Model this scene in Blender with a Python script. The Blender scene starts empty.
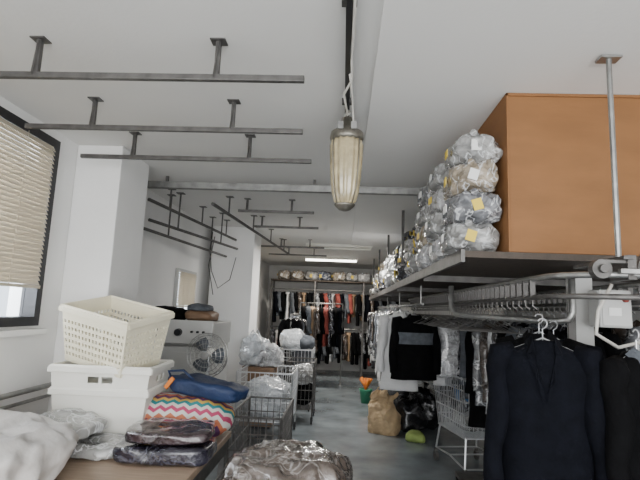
import bpy, math, random
from mathutils import Vector, Matrix, noise, Euler
random.seed(7)
C = bpy.context.scene.collection
R = random.uniform

# ---------------------------------------------------------------- materials
def mat(name, col, rough=0.6, metal=0.0, var=0.12, scale=6.0, bump=0.1, bscale=None, coat=0.0, stretch=(1,1,1), spec=0.5):
    m = bpy.data.materials.new(name); m.use_nodes = True
    nt = m.node_tree; b = nt.nodes["Principled BSDF"]
    tc = nt.nodes.new("ShaderNodeTexCoord")
    mp = nt.nodes.new("ShaderNodeMapping"); mp.inputs["Scale"].default_value = stretch
    nt.links.new(tc.outputs["Object"], mp.inputs["Vector"])
    n = nt.nodes.new("ShaderNodeTexNoise"); n.inputs["Scale"].default_value = scale; n.inputs["Detail"].default_value = 5
    nt.links.new(mp.outputs[0], n.inputs["Vector"])
    r = nt.nodes.new("ShaderNodeValToRGB")
    r.color_ramp.elements[0].position = 0.3; r.color_ramp.elements[1].position = 0.7
    r.color_ramp.elements[0].color = [max(0, c*(1-var)) for c in col] + [1]
    r.color_ramp.elements[1].color = [min(1, c*(1+var)) for c in col] + [1]
    nt.links.new(n.outputs["Fac"], r.inputs["Fac"]); nt.links.new(r.outputs[0], b.inputs["Base Color"])
    b.inputs["Roughness"].default_value = rough; b.inputs["Metallic"].default_value = metal
    b.inputs["Coat Weight"].default_value = coat
    b.inputs["Specular IOR Level"].default_value = spec
    if bump > 0:
        n2 = nt.nodes.new("ShaderNodeTexNoise"); n2.inputs["Scale"].default_value = bscale or scale*5; n2.inputs["Detail"].default_value = 3
        nt.links.new(mp.outputs[0], n2.inputs["Vector"])
        bp = nt.nodes.new("ShaderNodeBump"); bp.inputs["Strength"].default_value = bump; bp.inputs["Distance"].default_value = 0.02
        nt.links.new(n2.outputs["Fac"], bp.inputs["Height"]); nt.links.new(bp.outputs[0], b.inputs["Normal"])
    return m

def film(name, base, streak=(0.80,0.82,0.84), dark=0.45, lines=0.75, rough=0.18):
    """clear plastic film over folded cloth: cloth colour in broad folds, thin pale crease lines, glossy crinkled surface"""
    m = bpy.data.materials.new(name); m.use_nodes = True
    nt = m.node_tree; b = nt.nodes["Principled BSDF"]; N = nt.nodes.new; L = nt.links.new
    tc = N("ShaderNodeTexCoord")
    n = N("ShaderNodeTexNoise"); n.inputs["Scale"].default_value = 5; n.inputs["Detail"].default_value = 2
    mp = N("ShaderNodeMapping"); mp.inputs["Scale"].default_value = (1,1,2.6)
    L(tc.outputs["Object"], mp.inputs[0]); L(mp.outputs[0], n.inputs["Vector"])
    r = N("ShaderNodeValToRGB"); e = r.color_ramp.elements
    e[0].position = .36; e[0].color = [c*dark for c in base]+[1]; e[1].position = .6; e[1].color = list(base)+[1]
    L(n.outputs["Fac"], r.inputs["Fac"])
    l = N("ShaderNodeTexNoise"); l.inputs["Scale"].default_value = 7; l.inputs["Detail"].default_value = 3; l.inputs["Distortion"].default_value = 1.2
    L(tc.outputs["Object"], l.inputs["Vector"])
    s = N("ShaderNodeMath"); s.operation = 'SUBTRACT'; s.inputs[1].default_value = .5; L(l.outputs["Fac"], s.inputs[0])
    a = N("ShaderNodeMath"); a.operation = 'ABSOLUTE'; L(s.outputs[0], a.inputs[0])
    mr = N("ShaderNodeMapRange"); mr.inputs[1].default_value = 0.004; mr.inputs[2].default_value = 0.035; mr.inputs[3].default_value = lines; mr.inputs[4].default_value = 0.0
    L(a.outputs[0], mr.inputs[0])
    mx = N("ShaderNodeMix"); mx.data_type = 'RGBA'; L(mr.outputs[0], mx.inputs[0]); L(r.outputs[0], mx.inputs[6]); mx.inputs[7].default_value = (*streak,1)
    L(mx.outputs[2], b.inputs["Base Color"])
    b.inputs["Roughness"].default_value = rough; b.inputs["Coat Weight"].default_value = 1.0; b.inputs["Coat Roughness"].default_value = 0.05
    bp = N("ShaderNodeBump"); bp.inputs["Strength"].default_value = 0.9; bp.inputs["Distance"].default_value = 0.025
    n2 = N("ShaderNodeTexNoise"); n2.inputs["Scale"].default_value = 13; n2.inputs["Detail"].default_value = 4; n2.inputs["Distortion"].default_value = 1.5
    L(tc.outputs["Object"], n2.inputs["Vector"])
    L(n2.outputs["Fac"], bp.inputs["Height"]); L(bp.outputs[0], b.inputs["Normal"])
    return m

M_wall = mat("wall_paint", (0.82,0.815,0.80), 0.8, var=0.05, scale=1.5, bump=0.08, bscale=40)
M_ceil = mat("ceiling_paint", (0.77,0.76,0.735), 0.85, var=0.04, scale=0.8, bump=0.05, bscale=50)
M_soff = mat("soffit_paint", (0.81,0.80,0.775), 0.85, var=0.03, scale=0.8, bump=0.05, bscale=50)
M_floor = mat("painted_concrete", (0.18,0.205,0.22), 0.22, var=0.35, scale=2.2, bump=0.06, bscale=8)
M_galv = mat("galvanised_steel", (0.33,0.33,0.32), 0.42, 0.85, 0.25, 12, 0.05)
M_dsteel = mat("dull_steel", (0.12,0.115,0.11), 0.5, 0.6, 0.3, 14, 0.1)
M_black = mat("black_metal", (0.012,0.012,0.014), 0.4, 0.2, 0.3, 10, 0.02)
M_chrome = mat("chrome_wire", (0.55,0.56,0.57), 0.3, 0.6, 0.1, 10, 0)
M_brown = mat("brown_hardboard", (0.235,0.108,0.04), 0.65, var=0.10, scale=3, bump=0.05, stretch=(1,1,3), spec=.3)
M_shelf = mat("shelf_chipboard", (0.06,0.045,0.034), 0.7, var=0.2, scale=20)
M_white = mat("white_plastic", (0.78,0.77,0.71), 0.4, var=0.04, scale=4, bump=0.02)
M_cream = mat("cream_plastic", (0.80,0.75,0.58), 0.4, var=0.05, scale=4, bump=0.02)
M_blind = mat("beige_blind", (0.50,0.44,0.34), 0.5, var=0.05, scale=4, bump=0)
M_table = mat("table_laminate", (0.33,0.24,0.17), 0.5, var=0.15, scale=5, bump=0.05, stretch=(1,8,1))
M_duvet = mat("white_duvet_cloth", (0.54,0.52,0.50), 0.85, var=0.10, scale=5, bump=0.6, bscale=14)
M_navy = mat("navy_cloth", (0.003,0.0035,0.006), 0.9, var=0.3, scale=20, bump=0.2, bscale=60, spec=0.1)
M_blk = mat("black_cloth", (0.003,0.003,0.0035), 0.9, var=0.3, scale=20, bump=0.2, bscale=60, spec=0.1)
M_gry = mat("grey_cloth", (0.10,0.11,0.125), 0.85, var=0.25, scale=20, bump=0.3, bscale=60, spec=.2)
M_wht = mat("white_cloth", (0.70,0.70,0.70), 0.8, var=0.08, scale=8, bump=0.3)
M_red = mat("red_cloth", (0.22,0.04,0.03), 0.8, var=0.2, scale=8, bump=0.3)
M_tan = mat("tan_cloth", (0.30,0.20,0.12), 0.8, var=0.2, scale=8, bump=0.3)
M_blue = mat("dark_blue_fabric", (0.008,0.022,0.07), 0.6, var=0.2, scale=8, bump=0.3)
M_orange = mat("orange_trim", (0.75,0.22,0.03), 0.6, var=0.1)
M_kraft = mat("kraft_paper", (0.46,0.33,0.19), 0.7, var=0.22, scale=9, bump=1.0, bscale=12)
M_bin = mat("black_bin_liner", (0.012,0.012,0.014), 0.25, var=0.3, scale=8, bump=0.8, bscale=12, coat=0.4)
M_green = mat("lime_cloth", (0.32,0.42,0.12), 0.7, var=0.15)
M_terra = mat("green_pot", (0.03,0.22,0.12), 0.5, var=0.1)
M_mach = mat("machine_enamel", (0.50,0.50,0.485), 0.4, var=0.06, scale=3, bump=0.02)
M_dark = mat("dark_glass", (0.02,0.022,0.025), 0.15, var=0.1)
M_lamp = mat("aged_lamp_glass", (0.40,0.335,0.20), 0.1, var=0.35, scale=14, bump=0.1, coat=1.0)
M_alu = mat("cast_aluminium", (0.24,0.225,0.19), 0.4, 0.8, 0.2, 20, 0.2)
M_cable = mat("white_cable", (0.62,0.60,0.55), 0.5, var=0.05)
M_paper = mat("paper_tag", (0.8,0.8,0.78), 0.7, var=0.03, bump=0)
M_yell = mat("yellow_tag", (0.75,0.55,0.06), 0.6, var=0.05, bump=0)
M_skyblue = mat("blue_plastic", (0.03,0.18,0.45), 0.4, var=0.1)
M_wood = mat("wood_box", (0.20,0.12,0.07), 0.6, var=0.2, stretch=(1,6,1))

F_grey = film("film_over_grey", (0.20,0.205,0.22))
F_white = film("film_over_white", (0.55,0.55,0.56), dark=.5)
F_dark = film("film_over_dark", (0.03,0.03,0.038), streak=(.35,.36,.4), lines=.4)
F_blue = film("film_over_blue", (0.11,0.13,0.18))
F_tan = film("film_over_tan", (0.38,0.32,0.24))
F_clear = film("film_over_pale", (0.38,0.38,0.37), dark=.4)
F_brownish = film("film_over_brown", (0.075,0.055,0.045), streak=(.35,.33,.32), lines=.25)
F_plum = film("film_over_plum", (0.045,0.028,0.032), streak=(.25,.22,.25), lines=.15)
F_pile = film("film_over_taupe", (0.13,0.105,0.09), streak=(.5,.48,.46), lines=.35)
F_navy = film("film_over_navy", (0.022,0.02,0.035), streak=(.30,.30,.36), lines=.2)
F_liner = film("pale_polythene", (0.60,0.63,0.66), dark=.7)

def zigzag():
    m = bpy.data.materials.new("zigzag_print"); m.use_nodes = True
    nt = m.node_tree; b = nt.nodes["Principled BSDF"]; b.inputs["Roughness"].default_value = 0.8
    N = nt.nodes.new; L = nt.links.new
    tc = N("ShaderNodeTexCoord"); s = N("ShaderNodeSeparateXYZ"); L(tc.outputs["Object"], s.inputs[0])
    def M(op, a, bb=None):
        n = N("ShaderNodeMath"); n.operation = op
        for i, v in enumerate((a, bb)):
            if v is None: continue
            if isinstance(v, (int, float)): n.inputs[i].default_value = v
            else: L(v, n.inputs[i])
        return n.outputs[0]
    fx = M('PINGPONG', s.outputs[0], 0.035)
    yz = M('ADD', M('MULTIPLY', s.outputs[1], 0.9), s.outputs[2])
    v = M('FRACT', M('MULTIPLY', M('ADD', yz, M('MULTIPLY', fx, .9)), 4.2))
    r = N("ShaderNodeValToRGB"); r.color_ramp.interpolation = 'CONSTANT'
    cols = [(0.6,0.6,0.56),(0.40,0.05,0.12),(0.6,0.55,0.5),(0.02,0.20,0.22),(0.55,0.36,0.08),(0.10,0.03,0.10),(0.50,0.16,0.08)]
    e = r.color_ramp.elements
    e[0].color = (*cols[0],1); e[1].position = 1/7; e[1].color = (*cols[1],1)
    for i in range(2,7):
        k = e.new(i/7); k.color = (*cols[i],1)
    L(v, r.inputs[0]); L(r.outputs[0], b.inputs["Base Color"])
    return m
M_zig = zigzag()

def emis(name, col, st):
    m = bpy.data.materials.new(name); m.use_nodes = True
    b = m.node_tree.nodes["Principled BSDF"]
    b.inputs["Base Color"].default_value = (*col,1)
    b.inputs["Emission Color"].default_value = (*col,1); b.inputs["Emission Strength"].default_value = st
    return m
M_tubeon = emis("lit_tube", (1.0,0.97,0.9), 9)

# ---------------------------------------------------------------- geometry
class G:
    def __init__(s): s.v = []; s.f = []
    def box(s, x0,x1,y0,y1,z0,z1, rot=None, piv=None):
        i = len(s.v)
        P = [Vector((x,y,z)) for z in (z0,z1) for y in (y0,y1) for x in (x0,x1)]
        if rot is not None:
            pv = Vector(piv) if piv else Vector(((x0+x1)/2,(y0+y1)/2,(z0+z1)/2))
            P = [rot @ (p-pv) + pv for p in P]
        s.v += P
        for q in ((0,2,3,1),(4,5,7,6),(0,1,5,4),(2,6,7,3),(0,4,6,2),(1,3,7,5)):
            s.f.append(tuple(i+k for k in q))
        return s
    def rings(s, rs, cap=True, closed=False):
        i0 = len(s.v); n = len(rs[0])
        for r in rs: s.v += [Vector(p) for p in r]
        m = len(rs)
        for a in range(m if closed else m-1):
            b = (a+1) % m
            for k in range(n):
                k2 = (k+1) % n
                s.f.append((i0+a*n+k, i0+a*n+k2, i0+b*n+k2, i0+b*n+k))
        if cap and not closed:
            s.f.append(tuple(i0+k for k in range(n))[::-1]); s.f.append(tuple(i0+(m-1)*n+k for k in range(n)))
        return s
    def tube(s, pts, r, n=8, closed=False):
        P = [Vector(p) for p in pts]; m = len(P)
        T = []
        for i in range(m):
            if closed: t = P[(i+1)%m]-P[i-1]
            elif i == 0: t = P[1]-P[0]
            elif i == m-1: t = P[-1]-P[-2]
            else: t = (P[i]-P[i-1]).normalized()+(P[i+1]-P[i]).normalized()
            if t.length < 1e-9: t = Vector((0,0,1))
            T.append(t.normalized())
        u = T[0].orthogonal().normalized(); rs = []
        for i in range(m):
            u = (u - T[i]*u.dot(T[i]))
            if u.length < 1e-6: u = T[i].orthogonal()
            u.normalize(); w = T[i].cross(u)
            rr = r[i] if isinstance(r,(list,tuple)) else r
            rs.append([P[i]+(u*math.cos(a)+w*math.sin(a))*rr for a in [2*math.pi*k/n for k in range(n)]])
        return s.rings(rs, True, closed)
    def lathe(s, prof, n=20, c=(0,0,0), axis='Z', cap=True, rib=0, ribn=16):
        rs = []
        for r0, z in prof:
            ring = []
            for k in range(n):
                a = 2*math.pi*k/n; r = r0+rib*math.cos(ribn*a)
                if axis == 'Z': p = (c[0]+r*math.cos(a), c[1]+r*math.sin(a), c[2]+z)
                elif axis == 'Y': p = (c[0]+r*math.sin(a), c[1]+z, c[2]+r*math.cos(a))
                else: p = (c[0]+z, c[1]+r*math.cos(a), c[2]+r*math.sin(a))
                ring.append(p)
            rs.append(ring)
        return s.rings(rs, cap)
    def obj(s, name, m, parent=None, loc=(0,0,0), rot=None, smooth=False, bevel=0):
        me = bpy.data.meshes.new(name); me.from_pydata([tuple(v) for v in s.v], [], s.f); me.update()
        me.materials.append(m)
        o = bpy.data.objects.new(name, me); C.objects.link(o)
        o.location = loc
        if rot: o.rotation_euler = rot
        if parent: o.parent = parent
        if smooth:
            for p in me.polygons: p.use_smooth = len(p.vertices) <= 4
        if bevel:
            b = o.modifiers.new("bevel", 'BEVEL'); b.width = bevel; b.segments = 2; b.limit_method = 'ANGLE'
        return o

def top(o, label, cat, group=None, kind=None):
    o["label"] = label; o["category"] = cat
    if group: o["group"] = group
    if kind: o["kind"] = kind
    return o
def struct(o, label=None):
    o["kind"] = "structure"
    if label: o["label"] = label
    o["category"] = "room part"
    return o
def empty(name, loc, rot=(0,0,0)):
    e = bpy.data.objects.new(name, None); e.empty_display_size = 0.1; e.location = loc; e.rotation_euler = rot
    C.objects.link(e); return e
def clone(o, loc, rot=None, scale=None):
    n = o.copy(); C.objects.link(n); n.location = loc
    if rot is not None: n.rotation_euler = rot
    if scale is not None: n.scale = scale
    for ch in o.children:
        c = ch.copy(); C.objects.link(c); c.parent = n
        for g in ch.children:
            h = g.copy(); C.objects.link(h); h.parent = c
    return n

def soft(sx, sy, sz, k=5, n=12, amp=0.02, freq=5, flat=True, seed=0, sag=0.0):
    """rounded soft box, base at z=0, half sizes sx, sy, full height sz"""
    g = G(); idx = {}
    def key(p):
        q = tuple(round(c,5) for c in p)
        if q not in idx:
            d = sum(abs(c)**k for c in p)**(1/k)
            w = Vector(p)/d
            P = Vector((w.x*sx, w.y*sy, w.z*sz/2))
            o = Vector((seed*7.3, seed*3.1, seed))
            nz = noise.noise_vector(P*freq+o) + 0.5*noise.noise_vector(P*freq*2.3+o)
            rn = noise.noise(P*freq*1.4-o); ridge = (1-abs(rn)*2)
            P = P + nz*amp + w.normalized()*ridge*amp*0.7
            P.z -= sag*(w.x**2+w.y**2)*0.5 if w.z > 0 else 0
            P.z += sz/2
            if flat: P.z = max(P.z, 0.0)
            idx[q] = len(g.v); g.v.append(P)
        return idx[q]
    def lin(i): return -1+2*i/n
    for ax in range(3):
        for sgn in (-1,1):
            for i in range(n):
                for j in range(n):
                    q = []
                    for a,b in ((i,j),(i+1,j),(i+1,j+1),(i,j+1)):
                        p = [0,0,0]; p[ax] = sgn; p[(ax+1)%3] = lin(a); p[(ax+2)%3] = lin(b); q.append(key(p))
                    g.f.append(tuple(q if sgn > 0 else q[::-1]))
    return g

# ---------------------------------------------------------------- camera
cam = bpy.data.cameras.new("camera"); co = bpy.data.objects.new("camera", cam); C.objects.link(co)
cam.sensor_width = 36; cam.lens = 27; cam.clip_start = 0.05
co.matrix_world = Matrix.Translation((0,0,1.6)) @ Matrix.Rotation(math.radians(3.0),4,'Z') @ Matrix.Rotation(math.radians(98.3),4,'X') @ Matrix.Rotation(math.radians(2.3),4,'Z')
bpy.context.scene.camera = co

# ---------------------------------------------------------------- room
XL, XR, YB, YF, H = -2.1, 3.3, -2.6, 13.4, 2.8
struct(G().box(XL-0.2,XR+0.2,YB,YF+0.2,-0.1,0).obj("floor", M_floor), "worn grey-blue painted concrete floor")
struct(G().box(XL-0.2,XR+0.2,YB,YF+0.2,H,H+0.15).obj("ceiling", M_ceil), "off-white painted plaster ceiling")
struct(G().box(0.12,XR,YB,YF,H-0.018,H).obj("trim_1", M_soff), "shallow plaster step along the ceiling")
struct(G().box(XL-0.2,XR+0.2,YF,YF+0.2,0,H).obj("wall_back", M_wall), "white painted end wall")
struct(G().box(XR,XR+0.2,YB,YF,0,H).obj("wall_right", M_wall), "white painted side wall")
wins = [(1.3,3.22,1.42,2.72),(5.9,6.65,1.40,2.05),(8.3,11.2,1.35,2.55)]
g = G(); x0, x1 = XL-0.2, XL
ys = [YB]+[c for w in wins for c in w[:2]]+[YF]
for i in range(0,len(ys),2): g.box(x0,x1,ys[i],ys[i+1],0,H)
for w in wins:
    g.box(x0,x1,w[0],w[1],0,w[2]); g.box(x0,x1,w[0],w[1],w[3],H)
struct(g.obj("wall_left", M_wall), "white painted wall pierced by windows")
struct(G().box(XL,-1.74,3.5,4.02,0,H).obj("wall_pier", M_wall, bevel=0.008), "white plastered pier beside the window")
struct(G().box(XL+0.1,-1.36,7.1,7.7,0,H).obj("wall_pier", M_wall, bevel=0.008), "white plastered column")
M_glass = mat("window_glass", (0.9,0.95,1.0), 0.02, var=0, bump=0)
M_glass.node_tree.nodes["Principled BSDF"].inputs["Transmission Weight"].default_value = 1.0
for i,(a,b,c,d) in enumerate(wins):
    e = struct(empty("window_%d"%(i+1), (XL-0.02,(a+b)/2,c)), "%s-framed window with beige slatted blind"%("grey" if i==1 else "black"))
    hw, hh = (b-a)/2, d-c
    f = G(); t = 0.06 if i!=1 else .03
    f.box(-.05,.06,-hw,-hw+t,0,hh).box(-.05,.06,hw-t,hw,0,hh).box(-.05,.06,-hw+t,hw-t,0,t).box(-.05,.06,-hw+t,hw-t,hh-t,hh)
    f.box(-.04,.03,-.03,.03,t,hh-t)
    f.obj("window_frame", M_mach if i==1 else M_black, e)
    G().box(-.03,-.024,-hw+t,hw-t,t,hh-t).obj("window_pane", M_glass, e)
    bl = G(); z = hh-t-0.02; lowest = 0.28 if i == 0 else 0.2
    rot = Matrix.Rotation(math.radians(58),3,'Y')
    while z > lowest:
        bl.box(0.043,0.087,-hw+t+.01,hw-t-.01,z-.001,z+.001,rot=rot); z -= 0.03
    bl.box(0.045,0.085,-hw+t+.01,hw-t-.01,z-.012,z+.008)
    for yy in (-hw*.6,0,hw*.6): bl.tube([(0.088,yy,hh-t),(0.088,yy,z)],0.0015,4)
    bl.obj("window_blind", M_blind, e)
struct(G().box(XL,XL+0.07,1.2,3.28,1.36,1.40).obj("trim_2", M_wall, bevel=0.004), "white window sill")
struct(G().tube([(XL+.05,1.0,1.0),(XL+.05,3.45,1.0)],0.018,8).tube([(XL+.05,1.0,.93),(XL+.05,3.45,.93)],0.012,8).obj("trim_3", M_galv, smooth=True), "heating pipes clipped along the wall")

# ---------------------------------------------------------------- ceiling garment bars (across)
def cross_bar(y, xa, xb, posts, zb=2.62):
    e = empty("ceiling_hanging_bar", ((xa+xb)/2, y, zb)); cx = (xa+xb)/2
    top(e, "steel garment bar hung from the ceiling on short posts", "hanging rail", "steel bars hung from the ceiling")
    G().box(xa-cx,xb-cx,-.014,.014,-.014,.014).obj("bar", M_dsteel, e, bevel=.003)
    for p in posts:
        g = G().box(p-cx-.011,p-cx+.011,-.011,.011,.014,H-zb-.006)
        g.obj("post", M_dsteel, e)
        G().box(p-cx-.035,p-cx+.035,-.03,.03,H-zb-.006,H-zb).obj("ceiling_plate", M_dsteel, e)
        G().tube([(p-cx+.005,-.02,H-zb-.01),(p-cx-.01,-.02,-.0)],0.004,5).obj("brace", M_dsteel, e)
    return e
cross_bar(2.02,-1.97,-.205,[-1.45,-.605])
cross_bar(2.66,-1.93,-.265,[-1.52,-.68])
cross_bar(3.22,-1.90,-.25,[-1.52,-.69])
e = empty("ceiling_channel",( -0.4,4.35,2.715)); top(e,"perforated galvanised channel spanning under the ceiling","channel")
g = G().box(-1.48,1.40,-.02,.02,-.035,-.031).box(-1.48,1.40,-.02,-.017,-.035,.03).box(-1.48,1.40,.017,.02,-.035,.03)
g.obj("channel", M_galv, e)
for x in (-1.3,0.1,1.3): G().box(x-.012,x+.012,-.012,.012,-.025,.085 if x<.3 else .065).obj("post", M_dsteel, e)
def long_bar(xa,ya,xb,yb,z,n):
    e = empty("ceiling_hanging_bar",(xa,ya,z)); top(e,"long steel garment bar running under the ceiling","hanging rail","steel bars hung from the ceiling")
    dx,dy = xb-xa,yb-ya
    G().tube([(0,0,0),(dx,dy,0)],.018,6).obj("bar",M_dsteel,e)
    for i in range(n):
        t=(i+.5)/n
        G().tube([(dx*t,dy*t,0),(dx*t,dy*t,H-z-.004)],.01,6).box(dx*t-.04,dx*t+.04,dy*t-.035,dy*t+.035,H-z-.008,H-z).obj("post",M_dsteel,e)
long_bar(-1.88,4.4,-1.62,7.0,2.58,3)
long_bar(-2.0,4.5,-1.75,7.0,2.33,2)
long_bar(-1.9,4.5,-1.5,6.6,2.40,2)
long_bar(-1.32,4.6,-1.02,8.8,2.6,4)
for y in (5.2,6.2,8.2,9.4):
    cross_bar(y,-1.5 if y>7 else -1.2,-.35,[-1.1,-.6],2.66)

# ---------------------------------------------------------------- ceiling conduit and pendant lamp
e = empty("ceiling_conduit",(-.012,0,H)); top(e,"dark steel conduit rail fixed along the ceiling","conduit")
G().box(-.010,.010,-1.2,3.0,-.05,-.028).box(-.014,.014,-1.2,3.0,-.006,0).box(-.003,.003,-1.2,3.0,-.03,-.005).obj("rail",M_black,e)
for y in (.8,1.7,2.6): G().box(-.03,.03,y-.02,y+.02,-.03,-.004).obj("bracket",M_dsteel,e)
e = empty("pendant_lamp",(-.008,2.70,2.632)); e.scale=(1.08,1.08,1.08); top(e,"old brass-tinted ribbed glass industrial lamp hanging by cable","lamp")
G().lathe([(0.012,.09),(.03,.085),(.034,.03),(.06,.02),(.088,0),(.092,-.03),(.086,-.05)],24).obj("lamp_cap",M_alu,e,smooth=True)
G().lathe([(.084,-.045),(.088,-.07),(.086,-.14),(.080,-.24),(.070,-.33),(.056,-.38),(.03,-.405)],96,rib=.0028,ribn=16).obj("lamp_glass",M_lamp,e,smooth=True)
g=G()
for k in range(4):
    a=k*math.pi/2+.75; c,s=math.cos(a),math.sin(a)
    g.tube([(c*.095,s*.095,-.04),(c*.097,s*.097,-.14),(c*.086,s*.086,-.3),(c*.055,s*.055,-.4)],.003,5)
g.lathe([(.015,-.43),(.03,-.425),(.052,-.405),(.056,-.395),(.03,-.39)],20)
g.obj("lamp_guard",M_alu,e,smooth=True)
for cx in (.035,-.035): G().box(cx-.015,cx+.015,-.1,-.085,-.01,.03).obj("clip",M_galv,e)
G().tube([(0,0,.08),(0,0,.15)],.007,6).obj("stem",M_dsteel,e)
pts=[(.012,-1.3,.13),(.016,-.9,.11),(.010,-.6,.12),(.016,-.45,.08),(-.02,-.33,.07),(.0,-.2,.02),(.015,-.12,.07),(.0,-.05,.11),(-.015,0,.1),(0.0,0,.085)]
G().tube(pts,.006,6).tube([(.005,-.45,.11),(.02,-.25,.1),(.03,-.1,.05),(.04,-.06,-.01)],.005,6).obj("cable",M_cable,e,smooth=True)

# ---------------------------------------------------------------- right: overhead cupboard and shelf
SZ=1.93
e = empty("overhead_cupboard",(1.56,3.2,SZ)); top(e,"large brown hardboard overhead cupboard up to the ceiling","cupboard")
G().box(-.72,1.0,-.74,.8,.0,H-.02-SZ).obj("body",M_brown,e,bevel=.004)
G().box(-.73,1.01,-.75,-.741,.835,.85).box(-.73,-.721,-.75,.8,0,.85).obj("edge_trim",M_brown,e)
e = empty("overhead_shelf",(.95,6.7,SZ-.06)); top(e,"long dark overhead shelf stacked with wrapped laundry","shelf")
G().box(-.34,1.35,-4.25,4.3,.025,.058).obj("board",M_shelf,e)
G().box(-.36,-.34,-4.25,4.3,-.0,.065).obj("edge_rail",M_dsteel,e)
for y in (-1.2,.6,2.4,4.0):
    G().box(-.3,-.27,y-.015,y+.015,.06,.91).obj("hanger_rod",M_dsteel,e)
for y in (-3.0,-1.2,.6,2.4,4.0):
    G().box(-.34,1.35,y-.02,y+.02,-.02,.025).obj("bracket",M_dsteel,e)

films=[F_grey,F_white,F_clear,F_dark,F_blue,F_tan,F_white,F_clear]
tmpl=[]
for i,f in enumerate(films):
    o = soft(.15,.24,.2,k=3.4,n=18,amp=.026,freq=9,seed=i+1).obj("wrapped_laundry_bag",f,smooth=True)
    o.location=(0,0,-9)
    G().box(-.06,.0,-.268,-.262,.06,.13,rot=Matrix.Rotation(.3*(i%3-1),3,'Y')).obj("paper_tag",M_yell if i%2==0 else M_paper,o)
    G().box(-.182,-.176,-.1,-.02,.08,.13).obj("paper_tag",M_yell if i%2 else M_paper,o)
    G().tube([(-.02,-.22,.17),(-.03,-.255,.185),(-.05,-.275,.17)],[.03,.010,.024],7).obj("knot",f,o,smooth=True)
    tmpl.append(o)
names={0:"grey",1:"white",2:"pale",3:"dark",4:"blue",5:"beige",6:"white",7:"pale"}
used=set()
def bag(i,loc,rz,sc):
    o = tmpl[i]
    if i in used: o = clone(tmpl[i],loc)
    used.add(i)
    o.location=loc; o.rotation_euler=(0,0,rz); o.scale=sc
    top(o,"clear plastic bag of folded %s laundry stacked on shelf"%names[i],"laundry bag","wrapped laundry bags on the overhead shelf")
    return o
c=0
for j,y in enumerate((2.72,3.2,3.68)):
    z=SZ+.003
    for l in range(4):
        s=R(.97,1.05)
        bag([2,0,5,7,6,2,1,2,6,5,2,0][c%12],(.705+R(-.012,.012),y+R(-.02,.02),z),R(-.1,.1),(.84*s,.94,.83)); z+=.160; c+=1
y=4.2
while y<10.6:
    z=SZ+.003; n=4 if y<6.3 else 3
    for l in range(n):
        bag(random.choice((0,1,2,3,2,5,6,7,0,3,1)),(.82+R(-.05,.05)+.05*l,y+R(-.04,.04),z),R(-.4,.4),(R(1.15,1.4),R(.98,1.15),R(.88,1.02))); z+=.172; c+=1
    bag(random.choice((0,3,4)),(1.26,y+.1,SZ+.003),R(-.4,.4),(1.2,1.1,2.6))
    y+=.5

# ---------------------------------------------------------------- garments
def jacket(col_m, L=.75, w=.24, d=.10, sleeves=True, collar=None, name="hanging_jacket", n=28, seed=0, slen=.58, band=None):
    e = empty(name,(0,0,0))
    prof=[(0,.065,.05),(-.02,.085,.06),(-.05,.16,.07),(-.085,w*.93,d*.85),(-.14,w*.98,d),(-.25,w*.95,d*1.05),(-.4,w*.93,d),(-.55,w*.97,d*1.05),(-L*.9,w*1.05,d*1.1),(-L,w*1.07,d*1.12)]
    prof.sort(key=lambda p:-p[0])
    pr=[]
    for a,b in zip(prof,prof[1:]):
        for t in (0,.5): pr.append(tuple(a[i]*(1-t)+b[i]*t for i in range(3)))
    pr.append(prof[-1])
    rs=[]
    for z,ww,dd in pr:
        ring=[]
        tt=min(1,-z/L)
        for k in range(n):
            a=2*math.pi*k/n
            fold=1+.16*tt*math.sin(5*a+seed+z*3)+.08*tt*math.sin(9*a+seed*2+z*6)
            x=ww*math.copysign(abs(math.cos(a))**.8,math.cos(a)); yv=dd*math.sin(a)*fold
            nz=noise.noise(Vector((x*7+seed,yv*7,z*7)))*.012*min(1,tt*3)
            ring.append((x+nz,yv+nz,z))
        rs.append(ring)
    G().rings(rs).obj("garment_body",col_m,e,smooth=True)
    if sleeves:
        for sg in (-1,1):
            pts=[];rr=[]
            for i in range(10):
                t=i/9; z=-.07-slen*t
                pts.append((sg*(w*.84+.05*t**.6+.010*math.sin(t*9+seed)),-.02-.05*t+.01*math.sin(t*12),z)); rr.append(.060-.018*t+.005*math.sin(t*14+seed))
            pts.insert(0,(sg*w*.62,0,-.05)); rr.insert(0,.04)
            G().tube(pts,rr,12).obj("sleeve",col_m,e,smooth=True)
        for sg in (-1,1):
            g=G()
            g.rings([[(sg*.055,-.02,.02),(sg*.085,.0,-.01),(sg*.08,-.075,-.06),(sg*.05,-.085,-.055)],
                     [(sg*.05,-.035,.015),(sg*.05,-.06,0),(sg*.035,-.115,-.17),(sg*.012,-.118,-.2)],
                     [(sg*.015,-.112,-.2),(sg*.02,-.112,-.21),(sg*.012,-.118,-.26),(sg*.004,-.118,-.26)]])
            g.obj("lapel",collar or col_m,e,smooth=False)
    if band:
        rs2=[]
        for z,ww,dd in pr:
            if -.36<z<-.16: rs2.append([((1.03*ww)*math.copysign(abs(math.cos(a))**.8,math.cos(a)),1.25*dd*math.sin(a),z) for a in [2*math.pi*k/n for k in range(n)]])
        if len(rs2)>1: G().rings(rs2,cap=False).obj("chest_band",band,e,smooth=True)
    hk=[(0,0,.0),(0,0,.05)]+[(.022*math.sin(a)+0.0,0,.075-.022*math.cos(a)) for a in [math.pi*k/6 for k in range(1,9)]]
    G().tube([(-w*.8,0,-.06),(0,0,.01),(w*.8,0,-.06)],.004,5).tube(hk,.003,5).obj("hanger",M_chrome,e)
    return e

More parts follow.
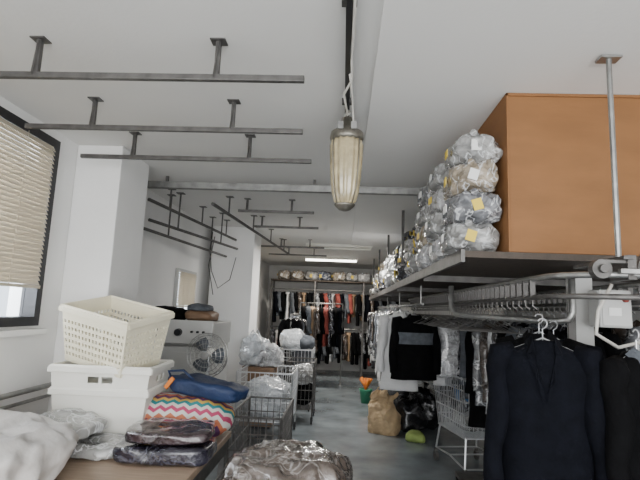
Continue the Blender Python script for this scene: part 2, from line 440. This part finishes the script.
# ---------------------------------------------------------------- conveyor + near jackets
RZ=1.79
e = empty("garment_conveyor",(1.14,2.1,RZ)); top(e,"steel overhead garment conveyor rail hung below shelf","clothes conveyor")
tr=[]
for k in range(0,13):
    a=math.pi+math.pi*k/12; tr.append((0.05+.28*math.cos(a),.02+.28*math.sin(a)+.15,0))
path=[(-.23,4.6,0),(-.23,.3,0)]+tr[1:-1]+[(.33,.3,0),(.33,4.6,0)]
G().tube(path,.014,8).obj("upper_track",M_galv,e,smooth=True)
G().tube([(p[0],p[1],p[2]-.09) for p in path],.012,8).obj("lower_track",M_dsteel,e,smooth=True)
hk0=None
for y in [i*.09 for i in range(3,50)]:
    for x in (-.23,.33):
        if hk0 is None: hk0=G().box(-.012,.012,-.006,.006,-.09,-.005).tube([(0,0,-.09),(0,0,-.13),(.02,0,-.145)],.004,5).obj("track_hook",M_dsteel,e,loc=(x,y,0)); continue
        o=hk0.copy(); C.objects.link(o); o.parent=e; o.location=(x,y,0)
G().box(.0,.035,-.12,.02,-.02,.08).lathe([(.0,-.02),(.04,-.02),(.04,.02),(.0,.02)],18,c=(-.10,-.1,.02),axis='Y').lathe([(.0,-.04),(.018,-.04),(.018,.04),(0,.04)],12,c=(-.10,-.1,.02),axis='Y').box(-.1,.02,-.11,-.09,.045,.06).obj("drive_wheel",M_dsteel,e,bevel=.002)
G().box(-.05,.9,-.16,-.135,.0,.02).obj("cross_rail",M_galv,e,bevel=.002)
G().box(-.02,.02,-.13,.3,.06,.075).obj("drive_arm",M_dsteel,e)
x,y=.02,-.02
G().tube([(x,y,.0),(x,y,.98)],.012,8).box(x-.045,x+.045,y-.03,y+.03,.975,.985).obj("hanging_rod",M_galv,e,smooth=False)
G().tube([(.08,-.05,.03),(.2,.0,.30),(.45,.1,.75)],.010,6).obj("diagonal_brace",M_dsteel,e)
for y in (1.6,3.6):
    G().tube([(-.23,y,.0),(.33,y,0)],.011,6).tube([(.05,y,0),(.05,y,.07)],.012,6).obj("support",M_dsteel,e)
e = empty("bent_pipe_rail",(1.02,2.75,1.60)); top(e,"bent steel pipe clothes rail with curved end","pipe rail")
G().tube([(-.28,.6,.2),(-.28,.6,.05),(-.26,.55,.01),(-.2,.4,0),(.1,-.1,-.01),(.14,-.2,.0),(.16,-.2,.04),(.16,-.2,.22)],.018,10).obj("pipe",M_galv,e,smooth=True)
e = empty("conveyor_post",(1.31,2.75,0)); top(e,"square painted steel post carrying the conveyor","post")
G().box(-.05,.05,-.05,.05,.01,1.86).obj("upright",M_mach,e,bevel=.004)
G().box(-.1,.1,-.1,.1,0,.012).obj("foot_plate",M_mach,e)
G().box(-.09,-.05,-.06,-.05,1.3,1.7).obj("angle_bracket",M_dsteel,e)
e = empty("control_box",(1.36,2.55,1.57)); top(e,"white plastic electrical control box on the conveyor","control box")
G().box(-.07,.09,-.05,.07,.0,.19).obj("box_body",M_mach,e,bevel=.01)
G().box(-.06,.08,-.056,-.05,.01,.18).obj("lid",M_mach,e,bevel=.003)
G().box(-.03,.03,-.062,-.056,.06,.1).obj("label_plate",M_paper,e)
G().lathe([(0,-.075),(.012,-.075),(.012,-.056),(0,-.056)],12,c=(.05,0,.14),axis='Y').obj("push_button",M_red,e)
e = empty("electric_cable",(1.36,2.42,1.7)); top(e,"pale looped electric cable hanging from the conveyor","cable")
G().tube([(-.05,0,.08),(-.13,-.02,-.05),(-.15,-.03,-.16),(-.05,-.03,-.22),(.08,0,-.19),(.3,.05,-.2)],.009,7).obj("cable_run",M_cable,e,smooth=True)

def place(e,loc,rz=0,label="",cat="jacket",group=None,sc=None):
    e.location=loc; e.rotation_euler=(0,0,rz)
    if sc: e.scale=sc
    top(e,label,cat,group); return e
s9=(.86,.92,.95)
place(jacket(M_navy,.85,.225,.10,seed=1.2),(.86,2.14,1.51),-.3,"navy blue tailored jacket hanging from the conveyor","jacket",sc=s9)
place(jacket(M_blk,.9,.21,.09,seed=3),(.94,2.38,1.53),-.5,"black jacket hanging close behind the navy one","jacket",sc=s9)
place(jacket(M_blk,.9,.225,.10,seed=2.2,collar=M_gry),(1.225,2.1,1.48),.45,"black coat with grey lapels hanging from the conveyor","coat",sc=s9)
place(jacket(M_blk,.95,.23,.09,seed=5.2),(1.45,2.32,1.48),.2,"black coat hanging at the conveyor end","coat")
place(jacket(M_wht,.8,.2,.05,seed=4,sleeves=True),(1.345,1.92,1.44),1.0,"white shirt hanging beside black coats","shirt")
place(jacket(M_navy,.85,.225,.09,seed=7),(1.08,2.55,1.50),-.2,"dark navy jacket hanging between black garments","jacket",sc=s9)

cols=[(M_gry,"grey"),(F_dark,"dark plastic-wrapped"),(F_white,"white plastic-wrapped"),(M_blk,"black"),(F_grey,"grey plastic-wrapped"),(M_wht,"white"),(F_brownish,"brown plastic-wrapped"),(M_red,"dark red"),(M_tan,"tan"),(M_navy,"navy")]
gt=[]
for i,(m,nm) in enumerate(cols):
    t=jacket(m,.95 if i%2 else .8,.21,.04,sleeves=(i%3!=2),seed=i*1.7,n=20,name="hanging_garment"); t.location=(0,0,-9); gt.append([t,nm,False])
def garm(i,loc,rz,group,sc=(1,1,1)):
    t=gt[i]
    if t[2]: o=clone(t[0],loc,(0,0,rz),sc)
    else:
        o=t[0]; t[2]=True; o.location=loc; o.rotation_euler=(0,0,rz); o.scale=sc
    top(o,"%s garment on a wire hanger in a rail row"%gt[i][1],"garment",group)
seq=[3,1,4,0,3,1,2,6,4,3,0,1]
for k in range(18):
    garm(seq[k%12],(1.47,3.1+k*.2,1.555),R(-.25,.25),"garments on the conveyor rail",(1,1,R(.85,1.1)))
for k in range(10):
    garm(seq[(k*5+2)%12],(2.15,3.3+k*.3,1.60),R(-.2,.2),"garments on the inner rail",(1.1,1,1.1))
for k,(i,yy) in enumerate([(2,4.9),(5,5.1),(4,5.25),(2,5.45),(5,5.6)]):
    garm(i,(1.13+k*.012,yy+.35,1.53),R(-.2,.2),"pale garments on the conveyor",(.62,1,.72))
def rail(p,q,z,label,posts=True,hang=0):
    e=empty("clothes_rail",(p[0],p[1],0)); top(e,label,"clothes rail")
    dx,dy=q[0]-p[0],q[1]-p[1]
    G().tube([(0,0,z),(dx,dy,z)],.014,8).obj("bar",M_galv,e,smooth=True)
    if hang:
        for t in (.02,.35,.67,.98): G().tube([(dx*t,dy*t,z),(dx*t,dy*t,hang)],.008,6).obj("drop_rod",M_galv,e)
    if posts:
        for t in (0,1): G().tube([(dx*t,dy*t,0.0),(dx*t,dy*t,z)],.014,8).box(dx*t-.25 if abs(dy)>abs(dx) else dx*t-.02,dx*t+.25 if abs(dy)>abs(dx) else dx*t+.02,dy*t-.02 if abs(dy)>abs(dx) else dy*t-.25,dy*t+.02 if abs(dy)>abs(dx) else dy*t+.25,0,.03).obj("stand",M_galv,e)
    return e
rail((2.15,3.0),(2.15,6.5),1.70,"steel clothes rail standing behind the conveyor")
rail((.80,4.9),(.80,10.6),1.70,"long steel clothes rail below the overhead shelf",posts=False,hang=1.89)
place(jacket(M_blk,.72,.25,.10,seed=9,band=M_gry),(.75,5.12,1.585),.12,"black padded jacket with grey chest band on rail","jacket",sc=(.9,.9,.9))
place(jacket(M_wht,.85,.2,.05,seed=8),(.66,5.6,1.60),-.1,"white shirt hanging behind the black jacket","shirt")
for k in range(40):
    garm([5,2,4,5,1,2,0,5,4,2,3,6][k%12],(.76,5.85+k*.12,1.62),R(-.2,.2),"garments on the aisle rail",(.9,1,R(.75,1.15)))
hg=G(); 
hk=[(0,0,.05),(0,0,.09)]+[(.02*math.sin(a),0,.11-.02*math.cos(a)) for a in [math.pi*k/6 for k in range(1,9)]]
hg.tube([(-.19,0,-.04),(0,0,.05),(.19,0,-.04)],.003,5).tube([(-.19,0,-.04),(.19,0,-.04)],.003,5).tube(hk,.003,5)
h0=None
for k in range(40):
    loc=(.91,3.0+k*.085,1.55) 
    if h0 is None: h0=hg.obj("wire_hanger",M_dsteel); o=h0
    else: o=h0.copy(); C.objects.link(o)
    o.location=loc; o.rotation_euler=(0,0,R(-.6,.6)); top(o,"empty wire clothes hanger on the conveyor track","clothes hanger","empty wire hangers on the conveyor")

# ---------------------------------------------------------------- wire basket / trolleys
def wirebasket(g,x0,x1,y0,y1,z0,z1,tap=.0,st=.05,r=.003,bottom=True):
    def P(x,y,t):
        cx,cy=(x0+x1)/2,(y0+y1)/2; s=1-tap*(1-t)
        return (cx+(x-cx)*s,cy+(y-cy)*s,z0+(z1-z0)*t)
    nx=max(2,int((x1-x0)/st)); ny=max(2,int((y1-y0)/st)); nz=max(2,int((z1-z0)/(st*2)))
    for i in range(nx+1):
        x=x0+(x1-x0)*i/nx
        for y in (y0,y1): g.tube([P(x,y,0),P(x,y,1)],r,4)
        if bottom: g.tube([P(x,y0,0),P(x,y1,0)],r,4)
    for i in range(ny+1):
        y=y0+(y1-y0)*i/ny
        for x in (x0,x1): g.tube([P(x,y,0),P(x,y,1)],r,4)
        if bottom: g.tube([P(x0,y,0),P(x1,y,0)],r,4)
    for j in range(nz+1):
        t=j/nz; rr=r*1.3 if 0<j<nz else r*2.2
        g.tube([P(x0,y0,t),P(x1,y0,t),P(x1,y1,t),P(x0,y1,t)],rr,5,closed=True)
    return g
def caster(g,x,y,r=.05):
    g.lathe([(0,-.012),(r,-.012),(r,.012),(0,.012)],14,c=(x,y,r),axis='X'); g.box(x-.018,x+.018,y-.012,y+.012,r+.0,r*2+.02)
    return g
def shopping_cart(loc,rz,label):
    e=empty("shopping_trolley",loc,(0,0,rz)); top(e,label,"trolley")
    wirebasket(G(),-.27,.27,-.40,.40,.40,.98,.18,.05,.0052).obj("basket",M_chrome,e)
    for x in (-.24,.24):
        G().tube([(x*.9,-.33,.40),(x,-.36,.12),(x,.0,.16),(x,.36,.14),(x*.9,.3,.40)],.011,6).obj("side_frame",M_chrome,e)
        G().tube([(x,-.38,.96),(x,-.48,1.05)],.011,6).obj("handle_arm",M_chrome,e)
    for yy,zz in ((0,.16),(.36,.14),(-.36,.12)): G().tube([(-.24,yy,zz),(.24,yy,zz)],.009,6).obj("cross_bar",M_chrome,e)
    G().tube([(-.27,-.48,1.05),(.27,-.48,1.05)],.017,10).obj("handle",M_red,e,smooth=True)
    for x in (-.24,.24):
        for y in (-.36,.36): caster(G(),x,y).obj("caster",M_dsteel,e)
    return e
shopping_cart((1.40,5.40,0),.2,"chrome wire shopping trolley standing on the floor")
top(soft(.16,.25,.22,k=3,n=10,amp=.03,seed=4).obj("blue_laundry_bundle",M_skyblue,loc=(1.42,5.45,.68),smooth=True),"blue bundle lying inside the wire trolley","bundle")
top(soft(.16,.25,.24,k=3,n=10,amp=.03,seed=9).obj("laundry_bundle",F_clear,loc=(1.40,5.42,.42),smooth=True),"pale wrapped bundle inside the wire trolley","bundle")
top(soft(.12,.15,.18,k=3,n=10,amp=.03,seed=19).obj("laundry_bundle",F_white,loc=(1.33,5.3,.89),smooth=True),"white wrapped bundle topping the wire trolley","bundle")
top(soft(.11,.15,.1,k=3,n=10,amp=.02,seed=3).obj("lime_cloth",M_green,loc=(.98,6.5,0),smooth=True),"crumpled lime green cloth on the floor","cloth")

e=empty("furniture_dolly",(1.22,4.72,0)); top(e,"low steel dolly with castors on the floor","dolly")
G().box(-.1,.3,-.2,.2,.1,.13).obj("frame",M_dsteel,e)
for x in (-.08,.27):
    for y in (-.17,.17): caster(G(),x,y,.04).obj("caster",M_black,e)

for i,(x,y,s) in enumerate([(.98,6.95,1.0),(1.22,7.25,1.25),(1.0,7.5,1.1)]):
    o=soft(.18*s,.18*s,.42*s,k=2.4,n=12,amp=.045,freq=6,seed=i+11).obj("bin_bag",M_bin,loc=(x,y,0),smooth=True)
    G().tube([(0,0,.38*s),(0.01,0,.44*s),(.03,0,.50*s)],[.06,.02,.05],8).obj("knot",M_bin,o,smooth=True)
    top(o,"full black bin liner tied at the neck","bin bag","black bin bags on the floor")
def paperbag(w,d,h):
    base=[]; n=48
    for k in range(n):
        a=2*math.pi*k/n; c,s=math.cos(a),math.sin(a)
        m_=(abs(c)**4+abs(s)**4)**(1/4); base.append((c/m_*w,s/m_*d))
    rs=[]
    for t in [i/14 for i in range(15)]:
        r=[]
        for k,(x,y) in enumerate(base):
            sl=.04*math.sin(t*7)
            yy=y*(1+.15*math.sin(t*5)-.6*t*t); xx=x*(1+.06*math.sin(t*6)-.22*t*t)+sl*.5
            nv=noise.noise_vector(Vector((x*11,y*11,t*6)))*.055*(.35+t)
            z=t*h+(noise.noise(Vector((x*12,y*12,3)))*.12 if t==1 else 0)
            r.append((xx+nv.x,yy+nv.y,z))
        rs.append(r)
    g=G(); g.rings(rs,cap=False); g.f.append(tuple(range(n))[::-1]); return g
e=empty("paper_carrier_bag",(.60,6.85,0),(0,0,-.45)); top(e,"large crumpled tan paper carrier bag on the floor","paper bag")
o=paperbag(.21,.14,.52).obj("bag_body",M_kraft,e); md=o.modifiers.new("s",'SOLIDIFY'); md.thickness=.004
G().tube([(-.07,-.05,.46),(-.06,-.07,.58),(0,-.07,.62),(.06,-.07,.58),(.07,-.05,.46)],.007,6).obj("handle",M_kraft,e)
soft(.11,.06,.36,k=4,n=8,amp=.02,seed=90).obj("paper_filling",M_tan,e,loc=(0,0,.05),smooth=True)
e=empty("plant_pot",(.46,8.9,0)); top(e,"green plant pot holding orange flowers on the floor","plant pot")
G().lathe([(.08,0),(.11,.2),(.12,.22),(.12,.24),(.10,.24),(.09,.18)],18).obj("pot",M_terra,e,smooth=True)
g=G()
for k in range(14):
    a=R(0,6.28); r=R(.02,.12); g.tube([(0,0,.2),(r*.5*math.cos(a),r*.5*math.sin(a),.3),(r*math.cos(a),r*math.sin(a),R(.34,.44))],[.006,.005,.03],6)
g.obj("flowers",M_orange,e,smooth=True)

# ---------------------------------------------------------------- far end: two-tier garment racking
e=empty("garment_racking",(-.1,12.2,0)); top(e,"two-tier steel garment racking against the end wall","racking")
for x in (-1.7,-.6,.6,1.5):
    for y in (-.25,.25): G().box(x-.02,x+.02,y-.02,y+.02,0,2.3).obj("post",M_dsteel,e)
for z in (1.15,2.1): 
    G().tube([(-1.7,0,z),(1.5,0,z)],.014,8).obj("bar",M_galv,e)
    for x in (-1.7,-.6,.6,1.5): G().box(x-.012,x+.012,-.25,.25,z-.012,z+.012).obj("cross_bar",M_dsteel,e)
G().box(-1.72,1.52,-.27,.27,2.3,2.33).obj("top_board",M_shelf,e)
sq=[3,8,7,0,9,5,3,1,7,6,0,3,2,8,9,3,4,7,3,0,6,3,9,8]
for z,s0 in ((1.07,.85),(2.02,.78)):
    for k in range(30):
        garm(sq[(k*5+int(z*7))%24],(-1.72+k*.105,12.2,z),1.57+R(-.12,.12),"garments on the end racking",(1,1,s0*R(.85,1.05)))
for k in range(9):
    i=random.choice((0,1,2,5,4)); bag(i,(-1.5+k*.34,12.2,2.335),R(-.3,.3),(1.0,1.0,1.1))
for (x,y) in ((-.3,10.9),(-.1,8.7)):
    e=empty("strip_light",(x,y,H-.0)); top(e,"%s fluorescent strip light fixed under the ceiling"%("lit" if y>10 else "unlit"),"light")
    G().box(-.6,.6,-.06,.06,-.05,-.0).obj("housing",M_white,e)
    G().tube([(-.58,0,-.075),(.58,0,-.075)],.02,8).obj("tube",M_tubeon if y>10 else M_white,e)
rail((-.95,10.9),(.0,10.9),1.75,"steel clothes rail across the aisle end")
for k in range(9):
    garm([3,0,8,6,3,7,1,3,9,6,3,2][k],(-.88+k*.1,10.9,1.67),1.57+R(-.1,.1),"garments on the end rail",(1,1,.9))

# ---------------------------------------------------------------- left middle
e=empty("laundry_machine",(-1.68,5.3,0)); top(e,"pale grey enamelled industrial laundry machine with control panel","machine")
G().box(-.38,.36,-.35,.4,.02,1.18).obj("body",M_mach,e,bevel=.02)
G().box(-.36,.34,-.356,-.35,.1,.62).obj("lower_panel",M_mach,e,bevel=.002)
G().box(-.36,.34,-.356,-.35,.66,1.12).obj("upper_panel",M_mach,e,bevel=.002)
G().box(-.39,.37,-.40,-.30,1.20,1.44,rot=Matrix.Rotation(-.15,3,'X')).box(-.39,.37,-.3,.4,1.18,1.43).obj("control_head",M_mach,e,bevel=.01)
G().box(-.33,-.12,-.425,-.41,1.27,1.38).obj("display",M_dark,e)
G().lathe([(0,-.445),(.035,-.445),(.04,-.40),(0,-.40)],16,c=(.02,0,1.32),axis='Y').obj("dial",M_dark,e)
for x in (.16,.22,.28): G().lathe([(0,-.432),(.012,-.432),(.013,-.40),(0,-.40)],10,c=(x,0,1.33),axis='Y').obj("push_button",M_dark,e)
G().box(-.36,.34,-.3,.3,0,.02).obj("plinth",M_black,e)
top(soft(.17,.22,.13,k=4,n=8,amp=.02,seed=21).obj("folded_cloth",M_blk,loc=(-1.88,5.25,1.431),smooth=True),"dark folded cloth lying on the machine","folded cloth")
top(soft(.15,.2,.10,k=4,n=8,amp=.02,seed=22).obj("folded_cloth",M_wood,loc=(-1.54,5.3,1.431),smooth=True),"brown folded cloth lying on the machine","folded cloth")
top(soft(.12,.15,.06,k=4,n=8,amp=.02,seed=23).obj("folded_cloth",M_gry,loc=(-1.56,5.28,1.54),smooth=True),"grey folded cloth on top of brown cloth","folded cloth")
e=empty("hanging_cable",(-1.8,6.3,2.55)); top(e,"thin black cable drooping from a ceiling bar","cable")
G().tube([(.02,0,.03),(.0,0,-.2),(.05,-.02,-.5),(.15,-.03,-.72),(.3,-.02,-.6),(.36,0,-.3)],.006,6).tube([(.0,.2,-.0),(-.06,.2,-.4),(.03,.2,-.8)],.006,6).obj("cable_run",M_black,e,smooth=True)

e=empty("pedestal_fan",(-1.17,4.3,0),(0,0,-.1)); top(e,"pedestal fan with wire guard behind the table","fan")
G().lathe([(.18,0),(.18,.015),(.05,.04),(.02,.06)],24).obj("base",M_black,e,smooth=True)
G().tube([(0,0,.05),(0,0,1.15)],.014,8).obj("pole",M_chrome,e)
G().lathe([(.0,.12),(.04,.12),(.055,.08),(.055,.01),(.0,.0)],18,c=(0,0,1.17),axis='Y').obj("motor",M_white,e,smooth=True)
g=G()
for r,yy in ((.19,-.04),(.17,-.065),(.14,-.08),(.10,-.088),(.06,-.092),(.17,.0)):
    g.tube([(r*math.cos(a),yy,1.17+r*math.sin(a)) for a in [2*math.pi*k/28 for k in range(28)]],.0042 if r>.18 else .0028,5,closed=True)
for k in range(24):
    a=2*math.pi*k/24; c,s=math.cos(a),math.sin(a)
    g.tube([(.03*c,-.095,1.17+.03*s),(.12*c,-.085,1.17+.12*s),(.19*c,-.04,1.17+.19*s),(.15*c,.01,1.17+.15*s),(.05*c,.03,1.17+.05*s)],.0018,4)
g.lathe([(0,-.10),(.035,-.10),(.035,-.09),(0,-.09)],16,c=(0,0,1.17),axis='Y')
g.obj("guard",M_galv,e)
for k in range(3):
    a0=2*math.pi*k/3; g=G(); rs=[]
    for i in range(6):
        r=.03+.025*i; wd=.3+.6*math.sin(math.pi*(i+1)/7)
        row=[]
        for t in (-1,0,1):
            a=a0+t*wd*.7; row.append((r*math.cos(a),-.03+t*.018,1.17+r*math.sin(a)))
        row += [(p[0],p[1]+.003,p[2]) for p in row[::-1]]
        rs.append(row)
    g.rings(rs).obj("blade",M_gry,e,smooth=True)

def wire_cart(loc,sx,sy,z0,z1,m,label,rz=0):
    e=empty("wire_basket_cart",loc,(0,0,rz)); top(e,label,"wire cart","wire carts along the aisle")
    wirebasket(G(),-sx,sx,-sy,sy,z0,z1,.04,.055,.0042).obj("basket",m,e)
    for x in (-sx,sx):
        for y in (-sy,sy): G().tube([(x*.95,y*.95,.08),(x,y,z1)],.011,6).obj("corner_post",m,e)
    for x in (-sx*.95,sx*.95):
        for y in (-sy*.95,sy*.95): caster(G(),x,y,.04).obj("caster",M_black,e)
    return e
wire_cart((-.92,6.35,0),.34,.4,.25,.82,M_chrome,"chrome wire laundry cart holding pale bags")
top(soft(.28,.34,.42,k=3,n=12,amp=.05,seed=31).obj("polythene_bag",F_liner,loc=(-.92,6.35,.27),smooth=True),"pale polythene bag filling the wire cart","plastic bag")
wire_cart((-.63,4.15,0),.2,.42,.3,.78,M_dsteel,"dark steel wire cart beside the table")
wire_cart((-.75,8.3,0),.28,.4,.2,.95,M_chrome,"chrome wire cart piled with laundry")
wire_cart((-.58,7.35,0),.2,.3,.2,.85,M_dsteel,"narrow dark wire cart full of clothes")
for i,(x,y,z,m,s,lb) in enumerate([(-.8,8.2,.25,M_blk,1.0,"black"),(-.66,8.45,.62,M_gry,.9,"grey"),(-.82,8.3,.9,F_liner,1.0,"pale plastic-wrapped"),(-.6,8.2,.95,M_gry,.6,"grey"),(-.58,7.35,.22,M_blk,.8,"black"),(-.58,7.3,.52,F_clear,.75,"pale plastic-wrapped")]):
    top(soft(.2*s,.24*s,.35*s,k=2.6,n=10,amp=.04,seed=40+i).obj("laundry_bundle",m,loc=(x,y,z),smooth=True),"%s laundry bundle heaped in a wire cart"%lb,"bundle")
e=empty("low_cabinet",(-1.12,7.0,0)); top(e,"low wooden cabinet standing against the column","cabinet")
G().box(-.22,.22,-.35,.0,.03,.8).obj("body",M_wood,e,bevel=.005); G().box(-.2,.2,-.36,-.35,.08,.76).obj("door",M_wood,e); G().box(.14,.16,-.38,-.36,.4,.5).obj("handle",M_chrome,e)
G().box(-.2,.2,-.33,-.02,0,.03).obj("plinth",M_black,e)
for i,(x,z,sx,sz,m) in enumerate([(-1.22,.805,.16,.40,F_liner),(-.99,.805,.13,.26,F_white)]):
    o=soft(sx,.15,sz,k=3.0,n=14,amp=.05,freq=7,seed=50+i).obj("carrier_bag",m,loc=(x,6.83,z),smooth=True)
    for sg in (-1,1): G().tube([(sg*.05,0,sz*.9),(sg*.06,0,sz*1.08),(sg*.03,0,sz*1.2),(sg*.01,0,sz*1.1)],[.03,.012,.010,.008],7).obj("handle",m,o,smooth=True)
    top(o,"crumpled white plastic carrier bag on the cabinet","plastic bag","white carrier bags by the column")
rail((-.95,9.0),(-.95,10.4),1.5,"steel clothes rail along the aisle side")
for k in range(11): garm([3,1,0,6,5,3,1,3,4,0,2][k],(-.95,9.05+k*.12,1.42),R(-.15,.15),"garments on the side rail",(.9,1,.9))

# ---------------------------------------------------------------- table and its load
e=empty("work_table",(-1.38,2.45,0)); top(e,"long brown laminate work table heaped with laundry","table")
G().box(-.66,.64,-1.25,1.0,.71,.75).obj("table_top",M_table,e,bevel=.004)
G().box(.60,.63,-1.2,.95,.62,.71).box(-.62,-.59,-1.2,.95,.62,.71).box(-.6,.6,.92,.95,.62,.71).obj("apron",M_dsteel,e)
for x in (-.6,.6):
    for y in (-1.2,.93): G().box(x-.02,x+.02,y-.02,y+.02,0,.71).obj("leg",M_dsteel,e)
def crate(w,d,h,tap,holes,m,name,loc,rot,label):
    e=empty(name,loc,rot); top(e,label,"plastic crate","stacked plastic laundry crates")
    g=G()
    def sc(t): return 1-tap*(1-t)
    def side(a,b,nu,nv):
        i0=len(g.v)
        for j in range(nv+1):
            t=j/nv
            for i in range(nu+1):
                u=i/nu; x=a[0]+(b[0]-a[0])*u; y=a[1]+(b[1]-a[1])*u
                g.v.append(Vector((x*sc(t),y*sc(t),h*t)))
        for j in range(nv):
            for i in range(nu):
                if holes(i,j,nu,nv): continue
                p=i0+j*(nu+1)+i; g.f.append((p,p+1,p+nu+2,p+nu+1))
    W,D=w/2,d/2
    side((-W,-D),(W,-D),35,17); side((W,-D),(W,D),27,17); side((W,D),(-W,D),35,17); side((-W,D),(-W,-D),27,17)
    s0=sc(0); i0=len(g.v); g.v+= [Vector((x*s0,y*s0,0)) for x,y in ((-W,-D),(W,-D),(W,D),(-W,D))]; g.f.append((i0+3,i0+2,i0+1,i0))
    o=g.obj("crate_wall",m,e); md=o.modifiers.new("s",'SOLIDIFY'); md.thickness=.005
    rim=G(); r=.012
    rim.tube([(-W,-D,h),(W,-D,h),(W,D,h),(-W,D,h)],r,8,closed=True)
    rim.box(-W-.012,W+.012,-D-.014,-D-.002,h-.035,h).box(-W-.012,W+.012,D+.002,D+.014,h-.035,h).box(-W-.014,-W-.002,-D,D,h-.035,h).box(W+.002,W+.014,-D,D,h-.035,h)
    rim.obj("rim",m,e,bevel=.003)
    return e
h_slots=lambda i,j,nu,nv: 0<i<nu-1 and i%2==1 and (2<=j<=12) and j%2==0
h_few=lambda i,j,nu,nv: j in (12,13) and (abs(i-nu//2)<5) and (abs(i-nu//2)>0)
crate(.58,.42,.32,.12,h_few,M_white,"laundry_crate",(-1.46,3.14,.751),(0,0,.05),"solid white plastic laundry crate on the table")
crate(.60,.45,.32,.12,h_few,M_white,"laundry_crate",(-1.46,3.14,.885),(0,0,.06),"white plastic crate nested in another crate")
crate(.53,.40,.35,.14,h_slots,M_cream,"laundry_crate",(-1.48,3.14,1.215),(math.radians(10),math.radians(10),-.3),"cream slotted plastic crate tilted on the crates")

o=soft(.36,.42,.25,k=2.8,n=30,amp=.05,freq=5.5,seed=61).obj("white_duvet",M_duvet,loc=(-1.66,2.25,.751),smooth=True)
top(o,"crumpled white duvet heaped on the table","duvet")
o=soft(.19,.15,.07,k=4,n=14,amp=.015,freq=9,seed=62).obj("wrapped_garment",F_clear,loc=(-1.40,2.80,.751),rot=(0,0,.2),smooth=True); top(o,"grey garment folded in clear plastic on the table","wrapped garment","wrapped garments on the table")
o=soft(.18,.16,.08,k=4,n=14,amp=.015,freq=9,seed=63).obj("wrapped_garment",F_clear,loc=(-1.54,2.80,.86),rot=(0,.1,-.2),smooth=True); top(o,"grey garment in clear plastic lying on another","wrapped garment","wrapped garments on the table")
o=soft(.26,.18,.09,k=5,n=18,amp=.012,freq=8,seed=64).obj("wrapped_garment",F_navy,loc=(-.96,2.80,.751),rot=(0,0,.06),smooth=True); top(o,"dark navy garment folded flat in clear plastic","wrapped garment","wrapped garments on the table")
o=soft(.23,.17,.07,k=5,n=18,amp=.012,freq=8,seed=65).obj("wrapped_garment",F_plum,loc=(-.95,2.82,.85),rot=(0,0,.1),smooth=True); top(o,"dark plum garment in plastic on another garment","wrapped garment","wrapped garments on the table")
o=soft(.36,.22,.27,k=2.6,n=18,amp=.012,freq=5,seed=66,sag=.02).obj("zigzag_cushion",M_zig,loc=(-1.05,3.22,.751),rot=(.0,0,.1),smooth=True); top(o,"plump cushion with multicoloured zigzag stripes","cushion")
e=empty("blue_garment_bag",(-.88,3.26,1.012),(0,.14,-.12)); top(e,"folded dark blue bag with orange edge on cushion","bag")
soft(.24,.14,.10,k=5,n=14,amp=.018,freq=7,seed=67).obj("bag_body",M_blue,e,smooth=True)
G().box(-.22,-.195,-.16,-.145,.02,.10,rot=Matrix.Rotation(.5,3,'Y')).obj("orange_piping",M_orange,e)
G().tube([(-.19,-.13,.06),(-.23,-.15,.13),(-.14,-.13,.15),(-.06,-.1,.095)],.009,6).obj("strap",M_blue,e,smooth=True)
wire_cart((-.28,2.62,0),.32,.32,.3,.74,M_dsteel,"dark wire cart topped by a wrapped pile")
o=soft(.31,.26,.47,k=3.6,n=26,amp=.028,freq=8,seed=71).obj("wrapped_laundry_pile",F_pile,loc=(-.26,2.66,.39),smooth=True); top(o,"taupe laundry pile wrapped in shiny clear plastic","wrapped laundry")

# ---------------------------------------------------------------- light
w=bpy.data.worlds.new("world"); bpy.context.scene.world=w; w.use_nodes=True
bg=w.node_tree.nodes["Background"]; bg.inputs[0].default_value=(.88,.93,1,1); bg.inputs[1].default_value=3.0
def area(name,loc,rot,sx,sy,p,col):
    l=bpy.data.lights.new(name,'AREA'); l.shape='RECTANGLE'; l.size=sx; l.size_y=sy; l.energy=p; l.color=col
    o=bpy.data.objects.new(name,l); C.objects.link(o); o.location=loc; o.rotation_euler=rot
area("daylight_shopfront",(.5,-2.4,1.5),(math.radians(90),0,0),5,2.4,215,(1,.985,.96))
area("daylight_window_near",(XL-.5,2.3,2.1),(0,math.radians(-90),0),1.4,1.8,150,(.97,.98,1))
area("daylight_window_mid",(XL-.5,6.2,1.9),(0,math.radians(-90),0),1.0,1.2,80,(.95,.98,1))
area("daylight_window_far",(XL-.5,9.7,2.0),(0,math.radians(-90),0),1.2,2.8,160,(.95,.98,1))
area("strip_glow",(-.3,10.9,2.66),(0,0,0),1.2,.1,60,(1,.93,.82))
area("fill_light_mid",(.0,7.5,2.6),(0,0,0),1.2,.1,70,(1,.97,.92))  # added fill lamp brightening the mid aisle, belongs to no fixture
